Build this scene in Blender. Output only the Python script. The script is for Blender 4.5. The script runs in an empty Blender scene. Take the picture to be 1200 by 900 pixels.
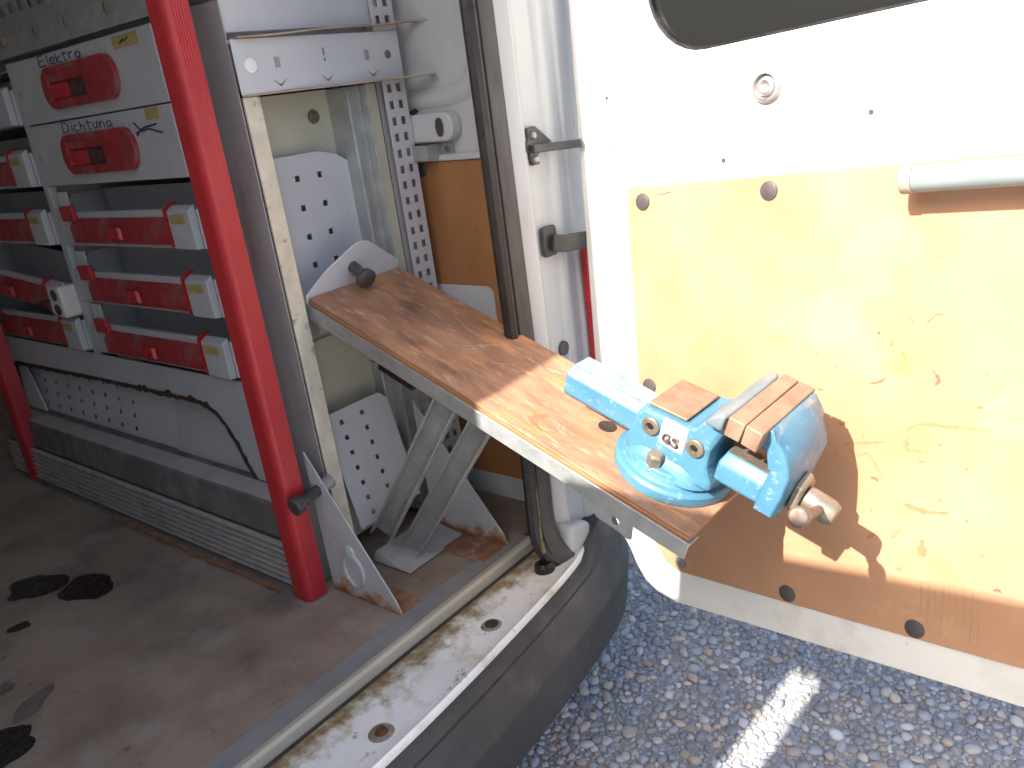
import bpy, bmesh, math, random
import numpy as np
from mathutils import Vector, Matrix
random.seed(7)
R = math.radians
scene = bpy.context.scene
col = scene.collection

# ------------------------------------------------------------------ camera
cam_d = bpy.data.cameras.new('camera')
cam = bpy.data.objects.new('camera', cam_d); col.objects.link(cam)
cam_d.sensor_width = 36.0
cam_d.lens = 29.48
cam_d.clip_start = 0.02
cam_d.dof.use_dof = True; cam_d.dof.focus_distance = 1.5; cam_d.dof.aperture_fstop = 7.0
cam_d.clip_end = 500
yaw, pitch, roll = R(49.2057), R(19.6318), R(-7.7661)
fw = Vector((math.sin(yaw)*math.cos(pitch), math.cos(yaw)*math.cos(pitch), -math.sin(pitch)))
r0 = Vector((math.cos(yaw), -math.sin(yaw), 0)); u0 = r0.cross(fw)
rt = r0*math.cos(roll)+u0*math.sin(roll); up = -r0*math.sin(roll)+u0*math.cos(roll)
cam.matrix_world = Matrix(((rt.x, up.x, -fw.x, 0), (rt.y, up.y, -fw.y, -1.14), (rt.z, up.z, -fw.z, 1.0), (0, 0, 0, 1)))
scene.camera = cam

# ------------------------------------------------------------------ light
SUN = Vector((.758, -.04, -.650)).normalized()
ld = bpy.data.lights.new('sun', 'SUN'); ld.energy = 4.6; ld.angle = R(0.53); ld.color = (1.0, .945, .86)
sun = bpy.data.objects.new('sun', ld); col.objects.link(sun)
sun.rotation_euler = SUN.to_track_quat('-Z', 'Y').to_euler()
world = bpy.data.worlds.new('World'); scene.world = world; world.use_nodes = True
nt = world.node_tree; bg = nt.nodes['Background']
sky = nt.nodes.new('ShaderNodeTexSky'); sky.sky_type = 'NISHITA'; sky.sun_disc = False
sky.dust_density = 4.0; sky.ozone_density = 0.5; sky.sun_elevation = math.asin(-SUN.z); sky.sun_rotation = math.atan2(-SUN.x, -SUN.y)
nt.links.new(sky.outputs[0], bg.inputs[0]); bg.inputs[1].default_value = 0.12
scene.view_settings.view_transform = 'Standard'; scene.view_settings.look = 'None'
scene.view_settings.exposure = 1.75; scene.view_settings.gamma = 1.0
scene.view_settings.use_curve_mapping = False
scene.render.engine = 'CYCLES'
scene.cycles.max_bounces = 8; scene.cycles.diffuse_bounces = 5

# ------------------------------------------------------------------ materials
def mat(name, c1, c2=None, scale=6.0, detail=6.0, rough=.6, metal=0.0, bump=0.0, bscale=60.0, spots=(), stretch=(1, 1, 1), rvar=.15, lo=.35, hi=.65, coat=0.0, attr=None, wear=None):
    m = bpy.data.materials.new(name); m.use_nodes = True
    t = m.node_tree; N = t.nodes; L = t.links; b = N['Principled BSDF']
    tc = N.new('ShaderNodeTexCoord'); mp = N.new('ShaderNodeMapping'); mp.inputs['Scale'].default_value = stretch
    L.new(tc.outputs['Object'], mp.inputs[0]); vec = mp.outputs[0]
    def noise(s, d, off=0.0, rgh=.55):
        n = N.new('ShaderNodeTexNoise'); n.inputs['Scale'].default_value = s; n.inputs['Detail'].default_value = d
        n.inputs['Roughness'].default_value = rgh
        if off:
            o = N.new('ShaderNodeVectorMath'); o.operation = 'ADD'; o.inputs[1].default_value = (off, off*1.7, -off)
            L.new(vec, o.inputs[0]); L.new(o.outputs[0], n.inputs['Vector'])
        else: L.new(vec, n.inputs['Vector'])
        return n.outputs['Fac']
    def ramp(fac, a, bb):
        r = N.new('ShaderNodeMapRange'); r.inputs['From Min'].default_value = a; r.inputs['From Max'].default_value = bb
        L.new(fac, r.inputs['Value']); return r.outputs[0]
    def mix(fac, A, B):
        x = N.new('ShaderNodeMix'); x.data_type = 'RGBA'
        if isinstance(fac, float): x.inputs[0].default_value = fac
        else: L.new(fac, x.inputs[0])
        for i, v in ((6, A), (7, B)):
            if isinstance(v, tuple): x.inputs[i].default_value = (*v, 1)
            else: L.new(v, x.inputs[i])
        return x.outputs[2]
    base = c1
    if attr:
        a = N.new('ShaderNodeAttribute'); a.attribute_name = attr; base = a.outputs['Color']
    f = noise(scale, detail)
    if c2 is not None: base = mix(ramp(f, lo, hi), base, c2)
    for k, (cc, s, a, bb) in enumerate(spots):
        base = mix(ramp(noise(s, 8.0, 3.1+k*5.3, .65), a, bb), base, cc)
    if wear:   # (colours, axis, strong end, weak end, noise scale): wear that thins out along one axis
        cc, ax, w0, w1, ws = wear
        sx = N.new('ShaderNodeSeparateXYZ'); L.new(tc.outputs['Object'], sx.inputs[0])
        g0 = ramp(sx.outputs[ax], w1, w0)
        ad = N.new('ShaderNodeMath'); ad.operation = 'MULTIPLY_ADD'; ad.inputs[1].default_value = .42; L.new(g0, ad.inputs[0]); L.new(noise(ws, 9.0, 7.7, .65), ad.inputs[2])
        for q, c3 in enumerate(cc): base = mix(ramp(ad.outputs[0], .66+.10*q, .76+.10*q), base, c3)
    if isinstance(base, tuple): b.inputs['Base Color'].default_value = (*base, 1)
    else: L.new(base, b.inputs['Base Color'])
    rr = N.new('ShaderNodeMapRange'); rr.inputs['To Min'].default_value = max(.03, rough-rvar); rr.inputs['To Max'].default_value = min(1, rough+rvar)
    rr.inputs['From Min'].default_value = .3; rr.inputs['From Max'].default_value = .7
    L.new(noise(scale*2.7, 4.0, 9.0), rr.inputs['Value']); L.new(rr.outputs[0], b.inputs['Roughness'])
    b.inputs['Metallic'].default_value = metal
    if coat: b.inputs['Coat Weight'].default_value = coat
    if bump:
        bp = N.new('ShaderNodeBump'); bp.inputs['Strength'].default_value = bump; bp.inputs['Distance'].default_value = .004
        L.new(noise(bscale, 6.0, 1.0), bp.inputs['Height']); L.new(bp.outputs[0], b.inputs['Normal'])
    return m

RUST = (.19, .065, .025); DRUST = (.07, .03, .018)
M = {}
M['white'] = mat('white_paint', (.54, .555, .57), (.48, .49, .50), 3, rough=.35, bump=.03, bscale=25, spots=[((.38, .36, .33), 22, .68, .80), ((.5, .5, .49), 5, .60, .85)])
M['pillar'] = mat('shaded_grimy_white_pillar', (.42, .43, .435), (.36, .365, .365), 4, rough=.4, bump=.03, spots=[((.22, .20, .17), 40, .69, .75), ((.30, .29, .27), 6, .55, .8)], stretch=(1, 1, .5))  # van white toned down for the shade on the pillar, plus grime spots
M['doorwhite'] = mat('door_white_paint', (.64, .635, .61), (.58, .575, .55), 3, rough=.38, bump=.02, spots=[((.24, .22, .18), 46, .69, .74), ((.46, .45, .41), 7, .56, .8)])
M['sillwhite'] = mat('worn_sill_paint', (.80, .81, .81), (.70, .70, .685), 5, rough=.42, bump=.25, bscale=40,
    spots=[((.50, .46, .35), 13, .53, .70), ((.30, .22, .11), 24, .62, .70), ((.17, .085, .035), 34, .68, .73), ((.08, .07, .06), 60, .68, .73)], wear=(((.52, .49, .42), (.31, .26, .15), (.20, .125, .06)), 1, -.045, -.130, 24))
M['ply'] = mat('door_plywood', (.395, .224, .134), (.34, .182, .100), 5, rough=.55, bump=.06, bscale=90, stretch=(1, 1, .6),
    spots=[((.34, .185, .075), 11, .58, .74), ((.22, .095, .045), 42, .69, .76), ((.33, .15, .065), 6, .66, .80), ((.50, .33, .17), 4, .55, .75)])
M['ply_in'] = mat('wall_plywood', (.36, .17, .065), (.28, .125, .05), 7, rough=.6, bump=.08, bscale=80, stretch=(1, 1, .5), spots=[((.16, .07, .03), 30, .66, .76)])
M['board'] = mat('worn_bench_board', (.36, .188, .110), (.215, .112, .068), 16, 8, rough=.7, bump=.35, bscale=70, stretch=(.55, 1.8, 1),
    spots=[((.47, .31, .195), 30, .54, .70), ((.13, .07, .045), 7, .56, .72), ((.50, .21, .07), 9, .56, .7), ((.44, .28, .17), 62, .62, .76)])
M['boardedge'] = mat('ply_edge', (.44, .23, .10), (.26, .12, .05), 60, rough=.75, bump=.3, stretch=(.15, 1, 3))
M['boardply'] = mat('dark_ply_layer', (.20, .10, .05), (.28, .14, .07), 60, rough=.8, stretch=(.15, 1, 3))
M['galv'] = mat('galvanised_steel', (.44, .46, .46), (.34, .36, .36), 24, rough=.45, metal=.55, bump=.04, spots=[((.50, .48, .42), 9, .58, .75), ((.26, .20, .13), 34, .70, .78)])
M['cream'] = mat('cream_zinc_sheet', (.56, .55, .45), (.49, .48, .40), 6, rough=.5, metal=.25, spots=[((.36, .33, .26), 28, .64, .76)])
M['creamedge'] = mat('scuffed_upright_edge', (.66, .62, .50), (.52, .48, .39), 20, rough=.5, metal=.15, bump=.1, spots=[((.25, .21, .16), 38, .60, .70), ((.30, .28, .25), 7, .62, .75)])
M['mauve'] = mat('worn_grey_sheet', (.38, .37, .38), (.31, .29, .30), 5, rough=.5, metal=.15, spots=[((.30, .20, .18), 8, .52, .7), ((.48, .46, .45), 20, .66, .76)], stretch=(1, 1, .35))
M['grey'] = mat('light_grey_enamel', (.44, .455, .48), (.40, .41, .43), 4, rough=.42, bump=.02, spots=[((.25, .22, .2), 40, .71, .78), ((.34, .34, .35), 5, .58, .8)])
M['grey2'] = mat('pale_grey_sheet', (.50, .51, .54), (.46, .47, .50), 4, rough=.45, spots=[((.3, .28, .27), 45, .72, .78)])
M['gusset'] = mat('dirty_grey_sheet', (.42, .44, .47), (.37, .38, .40), 6, rough=.5, bump=.04, spots=[(RUST, 24, .69, .75), ((.28, .26, .25), 8, .6, .78)], wear=(((.36, .22, .13), (.22, .085, .04)), 2, -.01, .06, 22))
M['rustplate'] = mat('rusty_foot_plate', (.30, .15, .085), (.20, .085, .04), 26, rough=.85, bump=.5, spots=[((.38, .33, .30), 18, .56, .7), ((.42, .20, .05), 40, .64, .72)])
M['rustlip'] = mat('rusty_lip', (.40, .36, .31), (.30, .19, .12), 14, rough=.7, bump=.3, spots=[((.42, .20, .09), 24, .55, .68)])
M['edgerust'] = mat('dark_rust_edge', (.028, .018, .014), (.05, .028, .018), 30, rough=.9, bump=.5, spots=[((.17, .07, .035), 22, .60, .66)])
M['rust'] = mat('rust', RUST, DRUST, 50, rough=.9, bump=.5)
M['red'] = mat('red_plastic', (.42, .024, .028), (.34, .018, .022), 8, rough=.38, bump=.04, spots=[((.30, .03, .03), 14, .60, .76), ((.6, .25, .22), 70, .73, .77)])
M['redpost'] = mat('red_post_enamel', (.42, .024, .029), (.36, .020, .025), 8, rough=.42, bump=.03, spots=[((.62, .40, .37), 62, .745, .765)])
M['dustyred'] = mat('dusty_red_plastic', (.34, .022, .027), (.26, .02, .024), 10, rough=.5, bump=.05, spots=[((.23, .12, .115), 16, .52, .75), ((.15, .012, .015), 7, .55, .75)])
M['pocket'] = mat('shaded_grip_pocket', (.085, .045, .043), (.06, .032, .03), 20, rough=.6)  # dark brown stands in for the shade inside the red grip
M['taillight'] = mat('tail_light', (.42, .02, .03), (.36, .02, .03), 20, rough=.2)
M['black'] = mat('black_plastic', (.030, .029, .030), (.040, .038, .038), 10, rough=.5, bump=.05)
M['seal'] = mat('rubber_seal', (.034, .031, .031), (.046, .042, .041), 14, rough=.6, bump=.08, stretch=(1, 1, .3))
M['sealblk'] = mat('black_rubber', (.007, .0065, .007), (.014, .013, .013), 20, rough=.4, bump=.1)
M['sealdirt'] = mat('crumbling_foam_seal', (.10, .075, .035), (.22, .18, .10), 40, rough=.9, bump=.6, spots=[((.03, .028, .025), 30, .5, .6)])
M['bumper'] = mat('bumper_plastic', (.052, .047, .048), (.040, .037, .038), 5, rough=.55, bump=.10, bscale=220, spots=[((.085, .077, .073), 12, .56, .80), ((.11, .10, .09), 60, .72, .77)])
M['floor'] = mat('floor_lino', (.325, .255, .196), (.21, .162, .127), 5, 12, rough=.46, bump=.16, bscale=90,
    spots=[((.35, .295, .26), 6, .52, .72), ((.10, .08, .072), 4, .55, .74), ((.40, .35, .31), 90, .69, .75), ((.13, .105, .095), 28, .60, .74)])
M['floordark'] = mat('rear_floor_lino', (.14,.105,.09), (.10,.08,.07), 9, rough=.6, bump=.15, spots=[((.2, .17, .14), 60, .7, .76)])
M['greytape'] = mat('grey_edge_strip', (.25, .25, .255), (.20, .20, .205), 12, rough=.55, bump=.04, spots=[((.15, .13, .12), 30, .6, .76)])
M['beige'] = mat('beige_profile', (.47, .44, .36), (.41, .38, .31), 14, rough=.5, spots=[((.25, .19, .12), 30, .66, .76)], stretch=(.4, 1, 1))
M['dirtwash'] = mat('dirty_washer', (.30, .27, .21), (.20, .16, .11), 40, rough=.8, bump=.2, spots=[((.12, .06, .03), 50, .58, .68)])
M['gap'] = mat('dark_gap', (.035, .032, .03), (.06, .055, .05), 20, rough=.8)
M['ledge'] = mat('dusty_dark_metal', (.20, .19, .185), (.14, .133, .13), 9, rough=.55, metal=.2, bump=.06, spots=[((.30, .285, .27), 11, .56, .76), ((.08, .075, .075), 7, .6, .76)])
M['ledgetop'] = mat('pale_ledge_top', (.42, .41, .40), (.35, .34, .33), 9, rough=.6, spots=[((.26, .25, .24), 10, .55, .75)])  # paler than the box face below it
M['rib'] = mat('pale_rib_metal', (.50, .48, .46), (.40, .38, .36), 30, rough=.5, metal=.2, spots=[((.14, .13, .125), 10, .58, .76)])  # paler than the box metal to raise the rib contrast
M['oil'] = mat('oil_stain', (.012, .010, .010), (.022, .018, .017), 30, rough=.28)
M['oilsoft'] = mat('faded_stain', (.12, .097, .087), (.17, .138, .122), 20, rough=.4)
M['scratch'] = mat('scratch', (.33, .28, .25), (.24, .2, .18), 40, rough=.7)
M['ink'] = mat('marker_ink', (.03, .03, .085), (.05, .05, .12), 30, rough=.6)
M['darkink'] = mat('dark_marker_ink', (.035, .02, .02), (.06, .03, .03), 30, rough=.6)
M['paleink'] = mat('pale_violet_ink', (.42, .36, .58), (.5, .44, .62), 30, rough=.6)
M['yellow'] = mat('yellow_label', (.40, .29, .10), (.31, .24, .11), 30, rough=.6)
M['paper'] = mat('white_sticker', (.80, .79, .80), (.74, .73, .74), 12, rough=.5)
M['visetop'] = mat('worn_blue_top', (.30, .33, .30), (.16, .24, .28), 26, rough=.5, metal=.2, bump=.08, spots=[((.5, .46, .38), 34, .55, .66)])
M['vise'] = mat('blue_vise_paint', (.066, .175, .255), (.046, .142, .222), 10, rough=.42, bump=.10, bscale=120, spots=[((.17, .26, .31), 80, .58, .68), ((.26, .23, .19), 30, .65, .73), ((.07, .19, .27), 9, .52, .7), ((.10, .055, .035), 44, .70, .76)])
M['viseworn'] = mat('blue_grey_worn_paint', (.19, .215, .225), (.13, .175, .20), 14, rough=.5, metal=.2, bump=.08, spots=[((.27, .25, .22), 22, .58, .7), ((.2, .11, .065), 30, .63, .73)])
M['jaw'] = mat('rusty_jaw_steel', (.30, .19, .13), (.21, .118, .078), 24, rough=.6, metal=.25, bump=.2, bscale=100, spots=[((.33, .24, .18), 26, .6, .72), ((.15, .08, .05), 12, .62, .72)])
M['steel'] = mat('bare_steel', (.27, .225, .175), (.20, .165, .13), 26, rough=.4, metal=.6, spots=[((.25, .17, .11), 30, .64, .74)])
M['barsteel'] = mat('dark_bar_steel', (.20, .135, .10), (.14, .10, .085), 26, rough=.4, metal=.4, spots=[((.12, .10, .10), 14, .5, .7)])
M['pin'] = mat('dark_pin_steel', (.10, .095, .10), (.07, .065, .07), 26, rough=.4, metal=.4, spots=[((.2, .13, .09), 30, .64, .74)])
M['handle'] = mat('grey_green_tube', (.20, .235, .235), (.17, .205, .205), 12, rough=.4, spots=[((.3, .26, .21), 16, .62, .74)])
M['handleend'] = mat('worn_tube_end', (.32, .265, .22), (.26, .215, .18), 30, rough=.5)
M['plug'] = mat('dark_plastic_plug', (.065, .055, .055), (.05, .043, .043), 30, rough=.5)
M['lock'] = mat('door_lock_metal', (.36, .34, .34), (.25, .24, .24), 30, rough=.35, metal=.5)
M['darkhole'] = mat('hole_shade', (.02, .02, .02), (.03, .03, .03), 10, rough=.9)
M['outlet'] = mat('white_socket_plastic', (.62, .61, .58), (.56, .55, .52), 20, rough=.5)
M['roof'] = mat('roof_lining', (.72, .71, .69), (.66, .65, .63), 6, rough=.8)
M['ground'] = mat('fine_gravel_bed', (.33, .32, .31), (.25, .242, .235), 90, 8, rough=.9, bump=.9, bscale=160, spots=[((.36, .33, .28), 70, .58, .66), ((.28, .30, .34), 45, .56, .64)])
M['pebble'] = mat('pebbles', (.2, .2, .2), None, 60, rough=.75, bump=.15, attr='col', spots=[((.30, .285, .26), 150, .62, .78)])
mg = bpy.data.materials.new('tinted_window_glass'); mg.use_nodes = True
b_ = mg.node_tree.nodes['Principled BSDF']; b_.inputs['Base Color'].default_value = (.013, .0135, .0135, 1); b_.inputs['Roughness'].default_value = .12; b_.inputs['Specular IOR Level'].default_value = .10
M['glass'] = mg

# ------------------------------------------------------------------ geometry helpers
class G:
    def __init__(s): s.b = bmesh.new()
    def face(s, pts):
        return s.b.faces.new([s.b.verts.new(p) for p in pts])
    def hexa(s, p):   # p: bottom 4 (ccw from above) then top 4
        v = [s.b.verts.new(q) for q in p]
        for f in ((3, 2, 1, 0), (4, 5, 6, 7), (0, 1, 5, 4), (1, 2, 6, 5), (2, 3, 7, 6), (3, 0, 4, 7)):
            s.b.faces.new([v[i] for i in f])
        return s
    def box(s, x0, x1, y0, y1, z0, z1):
        return s.hexa([(x0, y0, z0), (x1, y0, z0), (x1, y1, z0), (x0, y1, z0), (x0, y0, z1), (x1, y0, z1), (x1, y1, z1), (x0, y1, z1)])
    def prism(s, pts, vec):
        vec = Vector(vec); n = len(pts)
        a = [s.b.verts.new(p) for p in pts]; c = [s.b.verts.new(Vector(p)+vec) for p in pts]
        s.b.faces.new(a); s.b.faces.new(c[::-1])
        for i in range(n):
            j = (i+1) % n; s.b.faces.new((a[j], a[i], c[i], c[j]))
        return s
    def loft(s, rings, cap=True, closed=True):
        vs = [[s.b.verts.new(p) for p in r] for r in rings]; n = len(vs[0])
        for a, c in zip(vs, vs[1:]):
            for i in range(n if closed else n-1):
                j = (i+1) % n; s.b.faces.new((a[i], a[j], c[j], c[i]))
        if cap and closed: s.b.faces.new(vs[0][::-1]); s.b.faces.new(vs[-1])
        return s
    def cone(s, p0, p1, r0, r1=None, seg=20):
        return s.lathe(p0, p1, [(0, r0), (1, r0 if r1 is None else r1)], seg)
    def lathe(s, p0, p1, prof, seg=24, phase=0.0):  # prof: (t along axis, radius)
        p0 = Vector(p0); p1 = Vector(p1); ax = p1-p0; d = ax.normalized()
        q = Vector((0, 0, 1)) if abs(d.z) < .9 else Vector((1, 0, 0))
        a = d.cross(q).normalized(); c = d.cross(a)
        s.loft([[p0+ax*t+(a*math.cos(2*math.pi*i/seg+phase)+c*math.sin(2*math.pi*i/seg+phase))*r for i in range(seg)] for t, r in prof]); return s
    def sweep(s, path, sec, upv=(0, 0, 1)):   # sec: list of (side, up) offsets
        P = [Vector(p) for p in path]; rings = []
        for i, p in enumerate(P):
            t = (P[min(i+1, len(P)-1)]-P[max(i-1, 0)]).normalized(); u = Vector(upv)
            sd = t.cross(u).normalized(); u2 = sd.cross(t)
            rings.append([p+sd*a+u2*c for a, c in sec])
        return s.loft(rings)
    def tube(s, path, r, seg=8):
        P = [Vector(p) for p in path]; rings = []; ref = None
        for i, p in enumerate(P):
            t = (P[min(i+1, len(P)-1)]-P[max(i-1, 0)]).normalized()
            if ref is None: ref = Vector((0, 0, 1)) if abs(t.z) < .8 else Vector((1, 0, 0))
            a = t.cross(ref).normalized(); c = t.cross(a); ref = -c if False else ref
            rings.append([p+(a*math.cos(2*math.pi*k/seg)+c*math.sin(2*math.pi*k/seg))*r for k in range(seg)])
        return s.loft(rings)
    def ball(s, c, r, sub=2):
        m = bmesh.ops.create_icosphere(s.b, subdivisions=sub, radius=r); bmesh.ops.translate(s.b, verts=m['verts'], vec=Vector(c)); return s

def rrect(w, h, r, n=5):   # rounded rectangle, centred, ccw
    out = []
    for cx, cy, a in ((w/2-r, h/2-r, 0), (-w/2+r, h/2-r, 90), (-w/2+r, -h/2+r, 180), (w/2-r, -h/2+r, 270)):
        for k in range(n+1):
            t = R(a+90*k/n); out.append((cx+r*math.cos(t), cy+r*math.sin(t)))
    return out

def obj(name, g, m, parent=None, label=None, bevel=0.0, shift=None, kind=None, solid=0.0, smooth=True, seg=2):
    me = bpy.data.meshes.new(name)
    if shift is not None: bmesh.ops.translate(g.b, verts=g.b.verts[:], vec=-Vector(shift))
    bmesh.ops.recalc_face_normals(g.b, faces=g.b.faces[:])
    g.b.to_mesh(me); g.b.free()
    for f in me.polygons: f.use_smooth = smooth
    if smooth: me.set_sharp_from_angle(angle=R(35))
    me.materials.append(m)
    o = bpy.data.objects.new(name, me); col.objects.link(o)
    if parent is not None: o.parent = parent
    if solid:
        k = o.modifiers.new('thickness', 'SOLIDIFY'); k.thickness = solid; k.offset = 0
    if bevel:
        k = o.modifiers.new('bevel', 'BEVEL'); k.width = bevel; k.segments = seg; k.limit_method = 'ANGLE'; k.angle_limit = R(35)
    if label: o['label'] = label
    if kind: o['kind'] = kind
    return o
def thing(name, label, cat, loc=(0, 0, 0), group=None, mtx=None):
    o = bpy.data.objects.new(name, None); col.objects.link(o); o.empty_display_size = .05
    if mtx is not None: o.matrix_world = mtx
    else: o.location = loc
    o['label'] = label; o['category'] = cat
    if group: o['group'] = group
    return o
def copy_tree(o, parent=None):
    c = o.copy(); col.objects.link(c)
    if parent is not None: c.parent = parent
    for ch in [k for k in bpy.data.objects if k.parent == o]: copy_tree(ch, c)
    return c
def lattice(o, ux, uy, xs, ys, holes_x, holes_y, skip=None, warp=None):
    # sheet with square holes: xs=(0,W) ys=(0,H), hole intervals on both axes
    g = G(); o = Vector(o); ux = Vector(ux); uy = Vector(uy)
    bx = sorted({xs[0], xs[1], *[v for h in holes_x for v in h]}); by = sorted({ys[0], ys[1], *[v for h in holes_y for v in h]})
    hx = {(round(a, 5), round(c, 5)) for a, c in holes_x}; hy = {(round(a, 5), round(c, 5)) for a, c in holes_y}
    V = {}
    def v(i, j):
        if (i, j) not in V:
            p = (bx[i], by[j])
            if warp: p = warp(*p)
            V[(i, j)] = g.b.verts.new(o+ux*p[0]+uy*p[1])
        return V[(i, j)]
    for i in range(len(bx)-1):
        for j in range(len(by)-1):
            k = (round(bx[i], 5), round(bx[i+1], 5)) in hx and (round(by[j], 5), round(by[j+1], 5)) in hy
            if k and not (skip and skip((bx[i]+bx[i+1])/2, (by[j]+by[j+1])/2)): continue
            g.b.faces.new((v(i, j), v(i+1, j), v(i+1, j+1), v(i, j+1)))
    return g
def rep(a, pitch, n, w): return [(a+pitch*k, a+pitch*k+w) for k in range(n)]
def smoothpath(pts, n=6):   # Catmull-Rom
    P = [Vector(p) for p in pts]; P = [2*P[0]-P[1]]+P+[2*P[-1]-P[-2]]; out = []
    for i in range(1, len(P)-2):
        for k in range(n):
            t = k/n; a, b, c, d = P[i-1:i+3]
            out.append(.5*((2*b)+(c-a)*t+(2*a-5*b+4*c-d)*t*t+(3*b-a-3*c+d)*t**3))
    out.append(P[-2]); return out

# ================================================================== GROUND
g = G(); g.face([(-60, -60, -.47), (60, -60, -.47), (60, 60, -.47), (-60, 60, -.47)])
ground = obj('ground', g, M['ground'], kind='structure'); ground['label'] = 'grey gravel ground under the van door'
def pebbles():
    ico = bmesh.new(); bmesh.ops.create_icosphere(ico, subdivisions=2, radius=1)
    bv = np.array([v.co[:] for v in ico.verts]); bf = np.array([[v.index for v in f.verts] for f in ico.faces]); ico.free()
    rng = np.random.default_rng(4); pts = []
    pal = np.array([(.15, .16, .185), (.20, .215, .245), (.11, .12, .14), (.30, .29, .28), (.26, .205, .155), (.165, .15, .14), (.32, .26, .20), (.23, .16, .13), (.38, .38, .39)])
    pw = np.array([.24, .2, .15, .1, .09, .11, .05, .03, .03])
    cell = {}
    out = []
    for lvl, (n, r0, r1) in enumerate(((2200, .0105, .0155), (9000, .0070, .0105), (42000, .0035, .0068))):
        for _ in range(n):
            x = rng.uniform(.72, 2.25); y = rng.uniform(-1.15, .15); r = rng.uniform(r0, r1)
            if y > .15-(2.25-x)*.0 or (y < -1.0 and x < .9): continue
            k = (int(x/.032), int(y/.032)); ok = True
            for i in (-1, 0, 1):
                for j in (-1, 0, 1):
                    for (a, b, c) in cell.get((k[0]+i, k[1]+j), ()):
                        if (a-x)**2+(b-y)**2 < ((c+r)*.80)**2: ok = False; break
                    if not ok: break
                if not ok: break
            if ok:
                cell.setdefault(k, []).append((x, y, r)); out.append((x, y, r))
    Vs = []; Fs = []; Cs = []
    for i, (x, y, r) in enumerate(out):
        s = r*np.array([rng.uniform(.85, 1.3), rng.uniform(.75, 1.05), rng.uniform(.45, .68)])
        w = rng.normal(0, 1, (3, 3)); off = 1+.16*np.sin(bv@w[0]*1.7+w[1, 0])+.10*np.sin(bv@w[1]*2.6+w[2, 0])
        v = bv*off[:, None]*s; a = rng.uniform(0, 6.28); t = rng.uniform(-.35, .35)
        ca, sa = math.cos(a), math.sin(a); ct, st = math.cos(t), math.sin(t)
        v = v@np.array([[1, 0, 0], [0, ct, -st], [0, st, ct]]).T@np.array([[ca, -sa, 0], [sa, ca, 0], [0, 0, 1]]).T
        v += (x, y, -.47+s[2]*rng.uniform(.0, .5)); Vs.append(v); Fs.append(bf+len(bv)*i)
        c = (pal[rng.choice(9, p=pw/pw.sum())]*.62+np.array((.195, .195, .205))*.38)*rng.uniform(1.35, 1.95); Cs.append(np.tile(np.append(np.clip(c, 0, 1), 1), (len(bv), 1)))
    V = np.concatenate(Vs).astype(np.float32); F = np.concatenate(Fs).astype(np.int32); Cc = np.concatenate(Cs).astype(np.float32)
    me = bpy.data.meshes.new('gravel'); me.vertices.add(len(V)); me.vertices.foreach_set('co', V.ravel())
    me.loops.add(F.size); me.loops.foreach_set('vertex_index', F.ravel()); me.polygons.add(len(F))
    me.polygons.foreach_set('loop_start', np.arange(0, F.size, 3, dtype=np.int32)); me.polygons.foreach_set('loop_total', np.full(len(F), 3, np.int32))
    me.polygons.foreach_set('use_smooth', np.ones(len(F), bool)); me.update(calc_edges=True)
    at = me.color_attributes.new('col', 'FLOAT_COLOR', 'POINT'); at.data.foreach_set('color', Cc.ravel())
    me.materials.append(M['pebble']); o = bpy.data.objects.new('gravel', me); col.objects.link(o)
    o['kind'] = 'stuff'; o['label'] = 'loose blue grey and tan pebbles covering the ground below the door'; o['category'] = 'gravel'
pebbles()

# ================================================================== VAN
van = thing('van', 'white panel van seen from behind with its right rear door swung open', 'van')
WX = 1.44      # inner face of the right wall
g = G(); g.box(-.40, WX, .016, 3.2, -.03, 0.0)
obj('floor', g, M['floor'], van, label='scuffed dark brown van floor with oil stains')
g = G(); g.box(-.36, 1.30, -.0025, .046, .0015, .0035); g2 = obj('edge_strip', g, M['greytape'], van)
g = G(); pr = [(-.003, .001), (-.005, .006), (-.011, .0085), (-.019, .008), (-.025, .003), (-.0265, -.016), (-.003, -.016)]
g.loft([[(x, y, z) for y, z in pr] for x in (-.36, .2, .7, 1.0, 1.30)]); obj('edge_profile', g, M['beige'], van, label='beige rounded profile along the floor edge')
g = G(); g.box(-.36, 1.31, -.044, -.0270, -.03, -.016); obj('gap_strip', g, M['gap'], van)
# sill sheet with rolled outer edge
SE = smoothpath([(-.45, -.205, 0), (.2, -.207, 0), (.64, -.201, 0), (.85, -.192, 0), (1.05, -.177, 0), (1.22, -.160, 0), (1.33, -.138, 0), (1.385, -.10, 0)], 5)
g = G(); rows = []
for p in SE:
    yi = -.0405; yo = p.y; r = []
    for t, z in ((0, -.016), (.02, -.011), (.12, -.010), (.3, -.012), (.5, -.015), (.75, -.013), (.95, -.011), (.985, -.008), (1.0, -.012), (1.0, -.05)):
        r.append((p.x, yi+(yo-yi)*t, z))
    rows.append(r)
g.loft(rows, cap=False, closed=False); obj('door_sill', g, M['sillwhite'], van, label='white sill with flaking paint and rust', solid=.002)
g = G(); g.lathe((.684, -.151, -.014), (.684, -.151, -.002), [(0, .0125), (.3, .0125), (.6, .0105), (1, .008)], 18); obj('sill_bolt', g, M['rust'], van)
g = G(); g.lathe((.684, -.151, -.014), (.684, -.151, -.0095), [(0, .025), (1, .021)], 22); obj('bolt_washer', g, M['dirtwash'], van)
g = G(); g.lathe((1.011, -.128, -.0142), (1.011, -.128, -.0085), [(0, .017), (1, .0135)], 18); obj('sill_hole', g, M['darkhole'], van)
g = G(); g.lathe((1.011, -.128, -.016), (1.011, -.128, -.0095), [(0, .026), (1, .017)], 18); obj('rusty_hole_rim', g, M['dirtwash'], van)
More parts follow.
